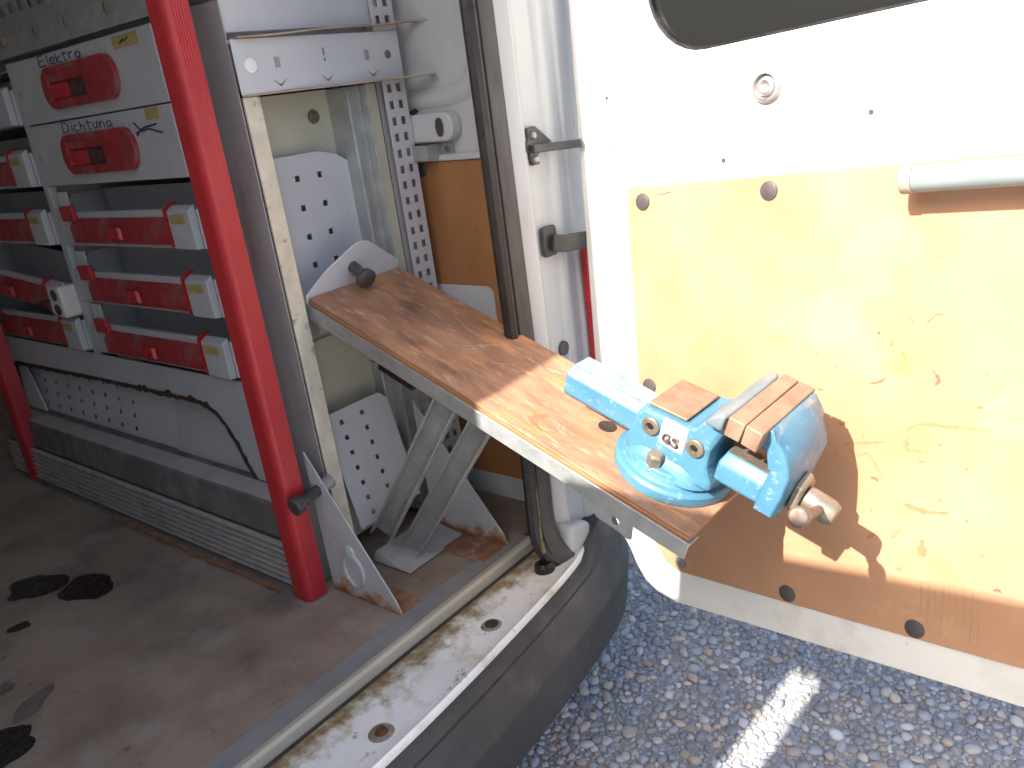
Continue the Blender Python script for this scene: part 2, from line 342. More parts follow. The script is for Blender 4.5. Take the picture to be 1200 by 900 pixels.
g = G(); g.lathe((1.225, -.105, -.014), (1.225, -.105, .006), [(0, .024), (.7, .022), (1, .015)], 18); obj('rubber_pad', g, M['sealblk'], van)
# bumper
BP = smoothpath([(-.45, -.207, 0), (.2, -.209, 0), (.64, -.203, 0), (.85, -.194, 0), (1.05, -.179, 0), (1.22, -.161, 0), (1.35, -.142, 0), (1.45, -.115, 0), (1.53, -.07, 0), (1.575, .0, 0), (1.59, .12, 0), (1.595, .6, 0)], 5)
g = G(); rings = []
for i, p in enumerate(BP):
    t = (BP[min(i+1, len(BP)-1)]-BP[max(i-1, 0)]).normalized(); n = Vector((t.y, -t.x, 0))
    k = min(1, max(0, (p.x-1.30)/.10)); lift = .035*k*k*(3-2*k); inn = .03+.10*k
    prof = [(-inn, -.026+lift*1.6), (.0, -.027+lift*1.3), (.006, -.030+lift), (.009, -.050+lift), (.013, -.056+lift), (.018, -.057+lift*.8), (.022, -.062), (.040, -.125), (.043, -.130), (.043, -.137), (.030, -.255), (.022, -.268), (-.03, -.29), (-.06, -.29)]
    rings.append([p+n*a+Vector((0, 0, z)) for a, z in prof])
g.loft(rings, cap=False, closed=False); obj('bumper', g, M['bumper'], van, label='dark grey plastic rear bumper wrapping the corner', solid=.004)
# hull (outside of the frame it shades the load space)
g = G(); g.box(-.46, -.40, -.10, 3.2, -.25, 1.80); obj('left_wall', g, M['white'], van)
g = G(); g.box(-.40, -.30, -.10, -.02, -.05, 1.70); obj('left_pillar', g, M['white'], van)
g = G(); g.box(-.46, 1.62, -.10, 3.2, 1.72, 1.80); obj('roof', g, M['roof'], van)
g = G(); g.box(-.30, 1.30, -.10, -.03, 1.62, 1.718); obj('roof_header', g, M['white'], van)
g = G(); g.box(-.40, WX+.1, 3.2, 3.26, -.05, 1.80); obj('bulkhead', g, M['roof'], van)
# right wall
g = G(); g.box(WX, WX+.06, -.02, 3.2, -.03, 1.72); obj('side_wall', g, M['white'], van)
# recessed wall panel with rounded lower corner: ridge frame around it
ridge = [(WX-.001, .70, .990), (WX-.001, .30, .990), (WX-.001, .17, .992), (WX-.001, .12, 1.005), (WX-.001, .09, 1.04), (WX-.001, .082, 1.10), (WX-.001, .088, 1.7)]
g = G(); g.sweep(smoothpath(ridge, 6), [(-.022, 0), (-.011, .007), (0, .009), (.011, .007), (.022, 0)], (-1, 0, 0)); obj('wall_bead', g, M['white'], van)
g = G(); g.box(WX-.006, WX-.0005, .028, 1.2, .066, .852); obj('wall_panel', g, M['ply_in'], van, label='brown plywood panel on the right inner wall', bevel=.001)
g = G(); g.box(WX-.012, WX-.0005, .02, .30, .8535, .868); obj('wall_trim', g, M['white'], van, bevel=.002)
g = G(); pts = [(y, z) for y, z in rrect(.22, .30, .02)]
g.prism([(WX-.012, .222+y, .414+z) for y, z in pts], (.005, 0, 0)); obj('cover_plate', g, M['grey2'], van, label='pale grey rounded plate on the plywood', bevel=.001)
g = G(); g.lathe((WX-.012, .283, .836), (WX-.006, .283, .836), [(0, .013), (1, .016)], 18); obj('plug', g, M['plug'], van)
g = G(); g.prism([(WX-.034, .245+y, .928+z) for y, z in rrect(.20, .062, .024)], (.033, 0, 0)); cv = obj('latch_cover', g, M['white'], van, label='white plastic cover with a dark oval button', bevel=.004)
g = G(); g.prism([(WX-.037, .180+.5*y, .928+z) for y, z in rrect(.044, .040, .0195)], (.004, 0, 0)); obj('button', g, M['plug'], cv)
g = G(); g.box(WX-.05, WX-.047, .215, .36, .860, .893).box(WX-.049, WX-.001, .2155, .2185, .8605, .8925).box(WX-.004, WX-.001, .176, .2150, .8605, .8925); obj('wall_bracket', g, M['galv'], van, bevel=.0008)
g = G(); g.lathe((WX-.004, .195, .878), (WX-.009, .195, .878), [(0, .007), (.6, .006), (1, .003)], 12); obj('rivet', g, M['steel'], van)
g = G(); g.prism([(WX-.002, .30, .965), (WX-.002, .275, .972), (WX-.002, .268, .966), (WX-.002, .285, .958)], (-.003, 0, 0)); obj('rust_spot', g, M['rust'], van)
# rear pillar
PR = [(1.305, -.02), (1.305, -.085), (1.318, -.098), (1.335, -.104), (1.347, -.099), (1.352, -.094), (1.405, -.094), (1.412, -.100), (1.424, -.104), (1.436, -.103), (1.446, -.098), (1.468, -.098), (1.475, -.104), (1.51, -.104), (1.56, -.085), (1.59, -.04), (1.595, .0), (1.56, .03), (1.47, .03)]
g = G(); g.loft([[(x, y, z) for x, y in PR] for z in (.012, .3, .7, 1.1, 1.75)]); pil = obj('rear_pillar', g, M['pillar'], van, label='white rear door pillar', bevel=.002)
g = G(); g.prism([(1.30, -.13, .06), (1.36, -.13, .045), (1.385, -.13, .028), (1.375, -.13, .005), (1.392, -.13, -.028), (1.388, -.13, -.055), (1.36, -.13, -.075), (1.31, -.13, -.085), (1.29, -.13, -.03)], (0, .05, 0)); obj('pillar_foot', g, M['pillar'], van, bevel=.020, seg=4)
g = G(); g.sweep(smoothpath([(1.250, -.078, 1.74), (1.250, -.078, .9), (1.247, -.080, .4), (1.236, -.085, .18), (1.226, -.09, .08), (1.235, -.10, .02), (1.262, -.118, -.025)], 6), [(.015*math.cos(k*.7854), .014*math.sin(k*.7854)) for k in range(8)], (0, 1, 0)); obj('door_seal', g, M['sealblk'], van)
g = G(); g.sweep(smoothpath([(1.290, -.078, 1.74), (1.290, -.078, .9), (1.286, -.080, .4), (1.274, -.085, .18), (1.264, -.090, .08), (1.268, -.105, .02), (1.290, -.130, -.035)], 6), [(.024, -.012), (.026, .0), (.023, .010), (.006, .013), (-.014, .013), (-.023, .009), (-.024, -.012)], (0, -1, 0)); obj('seal_flap', g, M['seal'], van)
g = G(); g.sweep(smoothpath([(1.243, -.088, .20), (1.236, -.094, .12), (1.228, -.098, .07), (1.226, -.105, .03)], 5), [(.006*math.cos(k*1.047), .008*math.sin(k*1.047)) for k in range(6)], (0, 1, 0)); obj('seal_foam', g, M['sealdirt'], van, label='crumbling yellowed foam at the bottom of the seal')
g = G(); g.lathe((1.395, -.1, .446), (1.395, -.085, .446), [(0, .016), (1, .016)], 18); 
obj('plug', g, M['plug'], van)
# door check strap
g = G(); g.prism([(1.374+(x-1.374)*1.3, -.106, .877+(z-.877)*1.25) for x, z in ((1.352, .905), (1.372, .907), (1.392, .893), (1.412, .878), (1.385, .872), (1.372, .862), (1.374, .848), (1.358, .848), (1.352, .858), (1.352, .868), (1.345, .872), (1.345, .884), (1.352, .888))], (0, .010, 0)); chk = obj('check_bracket', g, M['black'], van, label='black door check bracket with two bolts', bevel=.002)
for z in (.897, .852):
    g = G(); g.lathe((1.360, -.106, z), (1.360, -.112, z), [(0, .0075), (.7, .007), (1, .005)], 12); obj('bolt', g, M['lock'], chk)
g = G(); g.sweep([(1.345, -.112, .873), (1.40, -.116, .870), (1.435, -.13, .868), (1.455, -.155, .868)], [(-.006, -.008), (.006, -.008), (.006, .008), (-.006, .008)]); obj('check_arm', g, M['black'], van, bevel=.002)
g = G(); g.prism([(1.378+x, -.108, .685+z) for x, z in rrect(.045, .062, .008)], (0, .010, 0)); st = obj('hinge_boot', g, M['black'], van, label='black rubber boot of the lower door strap', bevel=.002)
g = G(); g.sweep([(1.375, -.112, .682), (1.40, -.125, .676), (1.44, -.135, .673), (1.475, -.16, .672)], [(-.010, -.016), (.010, -.018), (.010, .018), (-.010, .016)]); obj('hinge_strap', g, M['black'], st, bevel=.003)
g = G(); g.box(1.480, 1.56, -.125, -.1045, .16, .645); obj('tail_light', g, M['taillight'], van, bevel=.006)
# floor marks
def blob(cx, cy, a, b, rot, n=40, jag=.18):
    ph = [random.uniform(0, 6.28) for _ in range(5)]; out = []
    for k in range(n):
        q = 2*math.pi*k/n; r = 1+sum(jag/(i+1.2)*math.sin((i+2)*q+ph[i]) for i in range(5))+random.uniform(-.04, .04)
        x, y = a*r*math.cos(q), b*r*math.sin(q); out.append((cx+x*math.cos(rot)-y*math.sin(rot), cy+x*math.sin(rot)+y*math.cos(rot)))
    return out
for (x, y, a, b, rot, mm) in ((.580, .962, .066, .062, -.8, 'oil'), (.642, .832, .068, .058, -.75, 'oil'), (.478, .815, .024, .018, 0, 'oil'), (.28, .42, .075, .05, .3, 'oil'), (.375, .50, .05, .024, .4, 'oilsoft'), (.36, .61, .025, .022, .4, 'oilsoft')):
    g = G(); g.face([(p[0], p[1], .0012) for p in blob(x, y, a, b, rot)]); obj('oil_stain', g, M[mm], van)
def streak(pts, w, m='scratch'):
    g = G(); P = smoothpath(pts, 8); n = len(P); up_ = []; dn = []
    for i, p in enumerate(P):
        t = (P[min(i+1, n-1)]-P[max(i-1, 0)]).normalized(); s = Vector((-t.y, t.x, 0)); k = w*math.sin(math.pi*(i+.4)/n)*random.uniform(.6, 1.1)
        up_.append(p+s*k); dn.append(p-s*k)
    g.loft([up_, dn], cap=False, closed=False); obj('scratch', g, M[m], van)
streak([(.757, .90, .0014), (.765, .78, .0014), (.775, .60, .0014), (.80, .45, .0014), (.815, .33, .0014)], .0016)
streak([(.72, .83, .0014), (.71, .76, .0014), (.715, .72, .0014)], .0012)
for _ in range(16):
    x = random.uniform(.35, .85); y = random.uniform(.08, .5); a = random.uniform(-.9, 1.2); l = random.uniform(.02, .07)
    streak([(x, y, .0014), (x+l*.5*math.cos(a), y+l*.5*math.sin(a)+.004, .0014), (x+l*math.cos(a), y+l*math.sin(a), .0014)], random.choice((.0008, .001, .002)))

for _ in range(34):
    x = random.uniform(.1, .9); y = random.uniform(.06, .9); a = random.uniform(0, 6.28); l = random.uniform(.004, .03)
    streak([(x, y, .0014), (x+l*.5*math.cos(a), y+l*.5*math.sin(a), .0014), (x+l*math.cos(a+.2), y+l*math.sin(a+.2), .0014)], random.uniform(.0005, .0016))
# ------------------------------------------------------------------ rear doors of the van
DU = Vector((-.142, -.988, .059)).normalized(); DN0 = Vector((-.984, .148, .097)); DW = DN0.cross(DU).normalized(); DN = DU.cross(DW).normalized()
DO = Vector((1.418, -.16, .421))
dm = Matrix(((DU.x, DW.x, DN.x, DO.x), (DU.y, DW.y, DN.y, DO.y), (DU.z, DW.z, DN.z, DO.z), (0, 0, 0, 1)))
win = []
wx0, wx1, wz0, wz1, wr = .185, .84, .575, 1.06, .125
for cx, cy, a in ((wx1-wr, wz1-wr, 0), (wx0+wr, wz1-wr, 90), (wx0+wr, wz0+wr, 180), (wx1-wr, wz0+wr, 270)):
    for k in range(9): t = R(a+90*k/8); win.append((cx+wr*math.cos(t), cy+wr*math.sin(t)))
outer = [(0, 1.22), (0, .6), (0, .2), (0, -.27), (.012, -.335), (.035, -.385), (.062, -.425), (.078, -.46), (.10, -.492), (.135, -.512), (.18, -.521), (.35, -.511), (.6, -.498), (.90, -.482), (.90, .3), (.90, 1.22)]
def plate_with_hole(outer, inner, c0, c1):
    g = G(); bm = g.b
    ov = [bm.verts.new((x, y, c1)) for x, y in outer]; iv = [bm.verts.new((x, y, c1)) for x, y in inner]
    es = [bm.edges.new((l[i], l[(i+1) % len(l)])) for l in (ov, iv) for i in range(len(l))]
    bmesh.ops.triangle_fill(bm, use_beauty=True, use_dissolve=False, edges=es)
    r = bmesh.ops.extrude_face_region(bm, geom=bm.faces[:]); vs = [e for e in r['geom'] if isinstance(e, bmesh.types.BMVert)]
    bmesh.ops.translate(bm, verts=vs, vec=(0, 0, c0-c1)); return g
g = plate_with_hole(outer, win, -.045, 0.0)
rd = obj('rear_door', g, M['doorwhite'], van, label='open white right rear door lined with plywood', bevel=.003)
rd.matrix_world = dm
g = G(); g.prism([(x, y, -.030) for x, y in win], (0, 0, .006)); obj('window', g, M['glass'], rd)
g = plate_with_hole([(( x-.5125)*1.0+.5125, y) for x, y in win], [((x-.5125)*.985+.5125, (y-.8175)*.975+.8175) for x, y in win], -.022, -.012); obj('window_seal', g, M['sealblk'], rd)
g = G(); g.prism([(x, y, .0005) for x, y in ((.122, .352), (.90, .357), (.90, -.412), (.60, -.426), (.33, -.437), (.20, -.441), (.165, -.430), (.135, -.385), (.120, -.33))], (0, 0, .0045)); obj('door_panel', g, M['ply'], rd, bevel=.001, label='scratched plywood lining of the open door')
for (a, b) in ((.16, .324), (.43, .329), (.447, -.413), (.68, -.404), (.149, -.044)):
    g = G(); g.lathe((a, b, .005), (a, b, .0085), [(0, .0165), (.6, .016), (1, .013)], 20); obj('plug', g, M['plug'], rd)
g = G(); g.lathe((.205, -.418, .005), (.205, -.418, .012), [(0, .013), (.5, .013), (.6, .008), (1, .007)], 18); obj('screw', g, M['lock'], rd)
g = G(); g.lathe((.429, .497, .0005), (.429, .497, .010), [(0, .027), (.5, .027), (.9, .024), (1.0, .020), (.5, .019), (.2, .017), (.6, .0155), (.9, .010), (.4, .004), (.4, .001)], 26); obj('lock_knob', g, M['lock'], rd)
for (a, b, r) in ((.602, .435, .0045), (.34, .386, .0045), (.083, .525, .0035)):
    g = G(); g.lathe((a, b, .0004), (a, b, .0014), [(0, r), (1, r*.8)], 12); obj('screw_hole', g, M['plug'], rd)
g = G(); g.lathe((.086, .44, .0004), (.086, .44, .002), [(0, .013), (.6, .012), (1, .007)], 14); obj('blanking_cap', g, M['handleend'], rd)
g = G(); g.lathe((.688, .333, .048), (1.0, .335, .048), [(0, .019), (1, .019)], 20); hd = obj('grab_handle', g, M['handle'], rd, label='round grey grab bar')
g = G(); g.lathe((.668, .333, .048), (.6875, .333, .048), [(0, .016), (.15, .0205), (1, .0205)], 20); obj('end_cap', g, M['handleend'], hd)
for a in (.86,):
    g = G(); g.cone((a, .327, .005), (a, .327, .035), .012); obj('standoff', g, M['handle'], hd)
# rust scuffs on the lining
def scuff(pts, w, mm):
    g = G(); P = smoothpath([(x, y, 0) for x, y in pts], 6); n = len(P); A = []; B = []
    for i, p in enumerate(P):
        t = (P[min(i+1, n-1)]-P[max(i-1, 0)]).normalized(); s = Vector((-t.y, t.x, 0)); k = w*random.uniform(.35, 1.2)*math.sin(math.pi*(i+.5)/n)**.5
        A.append(Vector((p.x, p.y, .0053))+s*k); B.append(Vector((p.x, p.y, .0053))-s*k)
    g.loft([A, B], cap=False, closed=False); obj('rust_mark', g, M[mm], rd)
M['greystreak'] = mat('grey_rub_streak', (.27, .17, .095), (.34, .21, .11), 60, rough=.7)
M['scuff'] = mat('rust_smear', (.30, .125, .058), (.37, .18, .085), 60, rough=.7)
M['scuffd'] = mat('dark_rust_smear', (.17, .065, .032), (.26, .11, .055), 60, rough=.7)
for pts, w, mm in (([(.665, -.075), (.668, -.055), (.69, -.045), (.73, -.043), (.79, -.04)], .003, 'scuff'), ([(.664, -.075), (.662, -.085), (.668, -.095)], .006, 'scuff'), ([(.67, -.09), (.70, -.09)], .002, 'scuff'),
    ([(.565, -.105), (.58, -.115), (.60, -.11), (.615, -.13), (.628, -.155)], .0035, 'scuff'), ([(.56, -.10), (.575, -.095), (.60, -.09), (.63, -.083)], .003, 'scuff'), ([(.55, -.115), (.545, -.125)], .006, 'scuff'),
    ([(.70, .045), (.71, .03), (.705, .02)], .003, 'scuffd'), ([(.655, .07), (.66, .055)], .003, 'scuff'), ([(.60, .01), (.62, .017), (.63, .025)], .002, 'scuffd'), ([(.69, .115), (.705, .13), (.715, .128)], .0009, 'scuffd'),
    ([(.66, -.185), (.69, -.19), (.73, -.185)], .006, 'scuff'), ([(.64, -.25), (.655, -.23)], .004, 'scuff'), ([(.69, -.24), (.69, -.27)], .008, 'scuff'), ([(.615, -.245), (.60, -.26)], .004, 'scuff'),
    *[([(.69+.011*q+random.uniform(-.004, .004), -.285-random.uniform(0, .03)), (.69+.011*q, -.35), (.688+.011*q, -.37-random.uniform(0, .035))], random.uniform(.0006, .0020), 'greystreak') for q in range(9)], ([(.62, -.34), (.617, -.37), (.615, -.40)], .0012, 'greystreak'), ([(.19, .335), (.215, .337), (.23, .339)], .0012, 'scuffd')):
    scuff(pts, w, mm)
rs = random.Random(11)
for q in range(46):
    a = rs.gauss(.66, .09); b = rs.gauss(-.12, .15); t = rs.uniform(0, 6.28); l = rs.uniform(.002, .014)
    if .3 < a < .88 and -.4 < b < .32: scuff([(a, b), (a+l*.5*math.cos(t), b+l*.5*math.sin(t)), (a+l*math.cos(t+.5), b+l*math.sin(t+.5))], rs.uniform(.0006, .0035), rs.choice(('scuff', 'scuff', 'scuffd')))
# left rear door, standing open outside the frame: notched outline and slit window fitted to the sun patches
LX = -.38
lo = [(-.101, -.07), (-1.12, -.07), (-1.12, 1.585), (-.285, 1.553), (-.272, 1.400), (-.23, 1.408), (-.18, 1.44), (-.101, 1.54)]
li = [(-.366, .80), (-.440, .80), (-.440, 1.325), (-.42, 1.335), (-.39, 1.328), (-.366, 1.35)]
g = plate_with_hole(lo, li, LX-.04, LX)
for v in g.b.verts: v.co = Vector((v.co.z, v.co.x, v.co.y))
obj('rear_door', g, M['doorwhite'], van, label='left rear door standing open outside the picture')

# ================================================================== SHELVING
FX = .96; SHL = (FX, 1.2, 0)
shelf = thing('shelving_unit', 'grey metal van shelving with galvanised end frame and drawer rows', 'shelf', SHL)
def sp(name, g, m, **k): return obj(name, g, m, shelf, shift=SHL, **k)
# end frame facing the rear
g = G(); g.box(.977, .980, .2705, .47, .004, 1.205); sp('end_sheet', g, M['mauve'], label='worn grey side sheet beside the red post')
g = G(); g.box(.981, 1.018, .262, .2695, .02, 1.0365); sp('upright_edge', g, M['creamedge'], bevel=.002, label='cream scuffed front edge of the end upright')
g = G(); g.box(1.014, 1.018, .2705, .352, .02, 1.0365); sp('upright_web', g, M['cream'])
g = G(); g.box(1.0185, 1.33, .365, .370, .02, 1.0365); sp('end_panel', g, M['cream'], label='cream zinc back sheet of the end recess')
g = G(); g.box(.977, 1.40, .258, .2615, 1.040, 1.137).box(.978, 1.398, .2617, .36, 1.130, 1.1365); eb = sp('end_beam', g, M['grey2'], bevel=.0015, label='pale grey end beam with stamped marks')
g = G(); g.prism([(.977, .2575, 1.037), (1.41, .2575, 1.037), (1.44, .20, 1.037), (1.42, .18, 1.0375), (1.30, .235, 1.0375)], (0, 0, .003)); sp('beam_lip', g, M['rustlip'])
g = G(); P = [(.985, .259, 1.138), (1.05, .256, 1.139), (1.10, .258, 1.141), (1.20, .256, 1.146), (1.32, .255, 1.147), (1.42, .235, 1.150), (1.46, .20, 1.148)]
g.sweep(smoothpath(P, 4), [(-.014, -.001), (.014, -.001), (.014, .002), (-.014, .002)]); sp('bent_lip', g, M['rustlip'], label='bent and rusty top lip of the end beam')
g = G(); g.prism([(.9805, .275, 1.150), (1.36, .275, 1.153), (1.37, .275, 1.200), (1.24, .275, 1.207), (1.06, .275, 1.214), (1.04, .275, 1.208), (.9805, .275, 1.207)], (0, .004, 0)); sp('upper_sheet', g, M['grey2'])
g = G(); g.box(1.038, 1.398, .36, .3645, 1.138, 1.33); sp('upper_panel', g, M['grey2'])
for (x, r, mm) in ((1.008, .0135, 'paper'), (1.36, .008, 'steel')):
    g = G(); g.lathe((x, .258, 1.09), (x, .253, 1.09), [(0, r), (.5, r), (.7, r*.8), (.75, r*.5), (.4, r*.45), (.4, .0005)], 18); obj('rivet', g, M[mm], shelf, shift=SHL)
g = G()
for x in (1.07, 1.30): g.box(x-.006, x+.006, .2568, .2578, 1.083, 1.102).box(x-.0035, x+.0035, .2560, .2567, 1.086, 1.099)
obj('stamped_tab', g, M['mauve'], shelf, shift=SHL)
g = G()
for x in (1.068, 1.185, 1.31):
    g.prism([(x-.016, .257, 1.062), (x, .257, 1.049), (x+.016, .257, 1.062), (x, .257, 1.0515)], (0, -.0006, 0))
g.box(1.1845, 1.1865, .2562, .2568, 1.098, 1.112).box(1.184, 1.187, .2562, .2568, 1.088, 1.092)
obj('stamped_arrow', g, M['plug'], shelf, shift=SHL)
# perforated inserts
def perf(name, o, ux, uy, W, H, hx, hy, m, **k):
    g = lattice(o, ux, uy, (0, W), (0, H), hx, hy, k.pop('skip', None), k.pop('warp', None)); return sp(name, g, m, solid=.0025, smooth=False, **k)
def corner(W, H, c):
    def f(x, y):
        if x >= W-1e-6 and y >= H-1e-6: return (x-c, y-.3*c)
        return (x, y)
    return f
hw = .011
perf('perforated_panel', (1.066, .338, .60), (1, 0, 0), (0, 0, 1), .215, .316, rep(.048, .060, 2, .0125), rep(.018, .061, 5, .0125), M['grey2'], warp=corner(.215, .316, .045), label='upper grey perforated sheet in the end recess')
dz = Vector((0, .16, .30)).normalized()
perf('perforated_panel', (1.038, .250, .04), (1, 0, 0), (0, .07, .32), .19, 1.0, rep(.040, .062, 2, hw), rep(.22, .113, 7, .034), M['grey2'], warp=lambda x, y: (x-(.02 if x > .18 and y > .99 else 0), .17 if y == 0 else y-(.006 if x > .18 and y > .99 else 0)), label='lower leaning grey perforated sheet')
g = G(); g.lathe((1.215, .364, .985), (1.215, .355, .985), [(0, .015), (.5, .014), (.6, .007), (1, .006)], 16); obj('rivet', g, M['steel'], shelf, shift=SHL)
g = G(); g.box(1.262, 1.265, .300, .364, .02, 1.0355).box(1.2655, 1.300, .300, .303, .02, 1.0355).box(1.3005, 1.3030, .28, .303, .02, 1.0355); sp('inner_channel', g, M['galv'], bevel=.001, label='galvanised channel standing in the end recess')
g = G(); g.box(1.304, 1.334, .285, .288, .02, 1.036); sp('inner_strip', g, M['cream'])
perf('perforated_upright', (1.336, .263, 0.0), (1, 0, 0), (0, 0, 1), .066, 1.30, [(.010, .024), (.038, .052)], rep(.012, .0345, 37, .017), M['grey2'], label='tall upright with a double column of slots')
g = G(); g.box(1.399, 1.402, .265, .36, .0, 1.30).box(1.336, 1.3985, .283, .2845, .0, 1.30); sp('upright_return', g, M['mauve'])
g = G(); g.box(1.07, 1.25, .352, .3645, .44, .52); sp('lower_plate', g, M['cream'], bevel=.002)
g = G(); g.box(1.045, 1.075, .31, .345, .545, .575); sp('slide_bracket', g, M['galv'], bevel=.003)
g = G(); g.box(1.24, 1.33, .33, .364, .25, .42); sp('hinge_plate', g, M['galv'], bevel=.002)
# triangular foot gussets
def gusset(x, ytoe, yb, zt, fx0, fx1, lab):
    g = G(); g.prism([(x, yb, .002), (x, ytoe, .002), (x, ytoe+.012, .03), (x, yb, zt)], (.0035, 0, 0)); a = sp('gusset', g, M['gusset'], label=lab, bevel=.0008)
    g = G(); g.prism([(fx0, ytoe+.002, .002), (fx1, ytoe+.002, .002), (fx1, yb-.03, .002), (fx0, yb-.01, .002)], (0, 0, .0035)); obj('foot_plate', g, M['rustplate'], a, shift=SHL, bevel=.001)
    return a
ga = gusset(.932, .045, .262, .335, .9365, .995, 'grey triangular gusset with a pressed lashing ring')
gb = gusset(1.250, .016, .255, .335, 1.165, 1.2485, 'grey triangular gusset with a rusty foot')
g = G()
ring = [(.9315, .175+.030*math.cos(t), .072+.038*math.sin(t)) for t in [2*math.pi*k/20 for k in range(21)]]
g.tube(ring, .005); obj('lashing_ring', g, M['gusset'], ga, shift=SHL)
g = G(); g.lathe((.932, .178, .118), (.925, .178, .118), [(0, .017), (.6, .015), (1, .008)], 16); obj('ring_boss', g, M['gusset'], ga, shift=SHL)
# front frame of the drawer side
g = G(); g.box(FX+.002, FX+.022, 1.136, 1.166, .455, 1.197); sp('divider', g, M['grey'], bevel=.002)
g = G(); g.box(FX+.004, FX+.0165, .42, .462, .455, 1.197); sp('front_post', g, M['mauve'], bevel=.002)
g = G(); g.prism([(FX-.012, 2.1, 1.205), (FX-.012, .36, 1.205), (FX+.03, .36, 1.300), (FX+.03, 2.1, 1.300)], (.003, 0, 0)); tb = sp('top_beam', g, M['galv'], label='galvanised sloping beam above the drawers', bevel=.001)
for y in (.62, .80, .95, 1.13):
    g = G(); g.box(FX-.006, FX+.006, y-.004, y+.004, 1.236, 1.254); obj('slot_tab', g, M['steel'], tb, shift=SHL)
perf('perforated_panel', (1.15, 2.1, 1.30), (0, -1, 0), (0, 0, 1), 1.6, .40, rep(.55, .06, 18, .03), rep(.05, .05, 6, .028), M['grey2'], label='perforated sheet above the top beam')
perf('back_panel', (1.372, 2.1, .45), (0, -1, 0), (0, 0, 1), 1.65, .84, rep(.05, .047, 33, hw), rep(.05, .15, 6, hw)+rep(.10, .15, 5, hw), M['grey2'])
for z in (.475, .6225, .7725, .9225, 1.0725, 1.196):
    g = G(); g.box(FX+.03, 1.37, .47, 1.95, z-.012, z-.009); sp('shelf_board', g, M['grey'])
g = G(); g.box(FX+.012, 1.37, 1.148, 1.151, .475, 1.196); sp('partition', g, M['grey'])
g = G(); g.box(FX+.03, 1.37, 1.95, 1.955, .1, 1.3); sp('side_sheet', g, M['grey'])
# lower apron with the wheel-arch cut-out
ap = [(1.95, .455), (.40, .455), (.40, .208), (.508, .208), (.527, .234), (.575, .325), (.612, .362), (.66, .378), (.714, .383), (1.2, .380), (1.74, .371), (1.80, .34), (1.84, .208), (1.95, .208)]
g = G(); g.prism([(FX+.001, y, z) for y, z in ap], (.004, 0, 0)); apr = sp('apron', g, M['grey'], label='grey apron with a rusty wheel arch cut-out')
ce = [Vector((FX+.003, y, z)) for y, z in ap[3:13]]
g = G(); rg = []
P = []
for a, b in zip(ce, ce[1:]):
    n = max(2, int((b-a).length/.012))
    for k in range(n): P.append(a.lerp(b, k/n))
for i, p in enumerate(P):
    t = (P[min(i+1, len(P)-1)]-P[max(i-1, 0)]).normalized(); nn = Vector((0, t.z, -t.y)); w = .006+.006*random.random(); w2 = .003+(.010*random.random() if random.random() < .3 and p.y < 1.1 else 0)
    rg.append([p+Vector((-.004, 0, 0))+nn*w, p+Vector((-.004, 0, 0))-nn*w2, p+Vector((.002, 0, 0))-nn*w2, p+Vector((.002, 0, 0))+nn*w])
g.loft(rg); obj('rusty_edge', g, M['edgerust'], apr, shift=SHL)
perf('perforated_panel', (.985, 1.78, .206), (0, -1, 0), (0.03, 0, .19), .90, 1.0, rep(.10, .080, 8, .016), rep(.08, .20, 5, .070), M['grey2'], label='perforated sheet behind the wheel arch cut-out')
g = G(); g.prism([(.978, .890, .206), (.978, .47, .206), (1.008, .47, .42), (1.008, .87, .42), (.990, .875, .28)], (.003, 0, 0)); sp('inner_cover', g, M['grey'])
g = G(); g.prism([(.972, 1.80, .207), (.972, 1.66, .207), (.982, 1.72, .30), (.984, 1.76, .37), (.984, 1.80, .38)], (.004, 0, 0)); sp('inner_gusset', g, M['outlet'])

# ribbed wheel box along the floor
wb = thing('ribbed_wheel_box', 'long dark dusty metal box with horizontal ribs along the floor below the shelf', 'wheel box', (.90, 1.2, 0))
def wp(name, g, m, **k): return obj(name, g, m, wb, shift=(.90, 1.2, 0), **k)
g = G(); g.prism([(.896, .30, .004), (.902, .30, .116), (.909, .30, .197), (.957, .30, .204), (1.045, .30, .2045), (1.045, .30, .004)], (0, 1.55, 0)); wp('body', g, M['ledge'], bevel=.004)
g = G(); g.prism([(.910, .30, .1995), (.958, .30, .2050), (.958, .30, .2070), (.909, .30, .2010)], (0, 1.55, 0)); wp('ledge_top', g, M['ledgetop'], bevel=.001)
g = G(); g.prism([(.8965, .31, .006), (.8925, .31, .006), (.8985, .31, .116), (.9015, .31, .116)], (0, 1.53, 0)); wp('rib_bed', g, M['gap'])  # near-black bed, the shade between the ribs put into its colour
for k in range(7):
    z = .016+.0152*k; x = .8925+.0545*(z-.006)
    g = G(); g.prism([(x-.0005, .32, z-.0040), (x-.011, .32, z-.0026), (x-.011, .32, z+.0026), (x-.0005, .32, z+.0040)], (0, 1.51, 0)); wp('rib', g, M['rib'])
g = G(); g.prism([(.868, .33, .0015), (.891, .33, .0015), (.891, .33, .005), (.871, .33, .004)], (0, 1.48, 0)); wp('floor_flange', g, M['ledge'])
g = G(); P = [(.866, .36+.02*k, .0045) for k in range(40)]
g.loft([[(p[0]-random.uniform(.004, .016), p[1], .0066), (p[0]+random.uniform(.0, .012), p[1], .0066)] for p in P], cap=False, closed=False); wp('rust_streak', g, M['rustplate'])

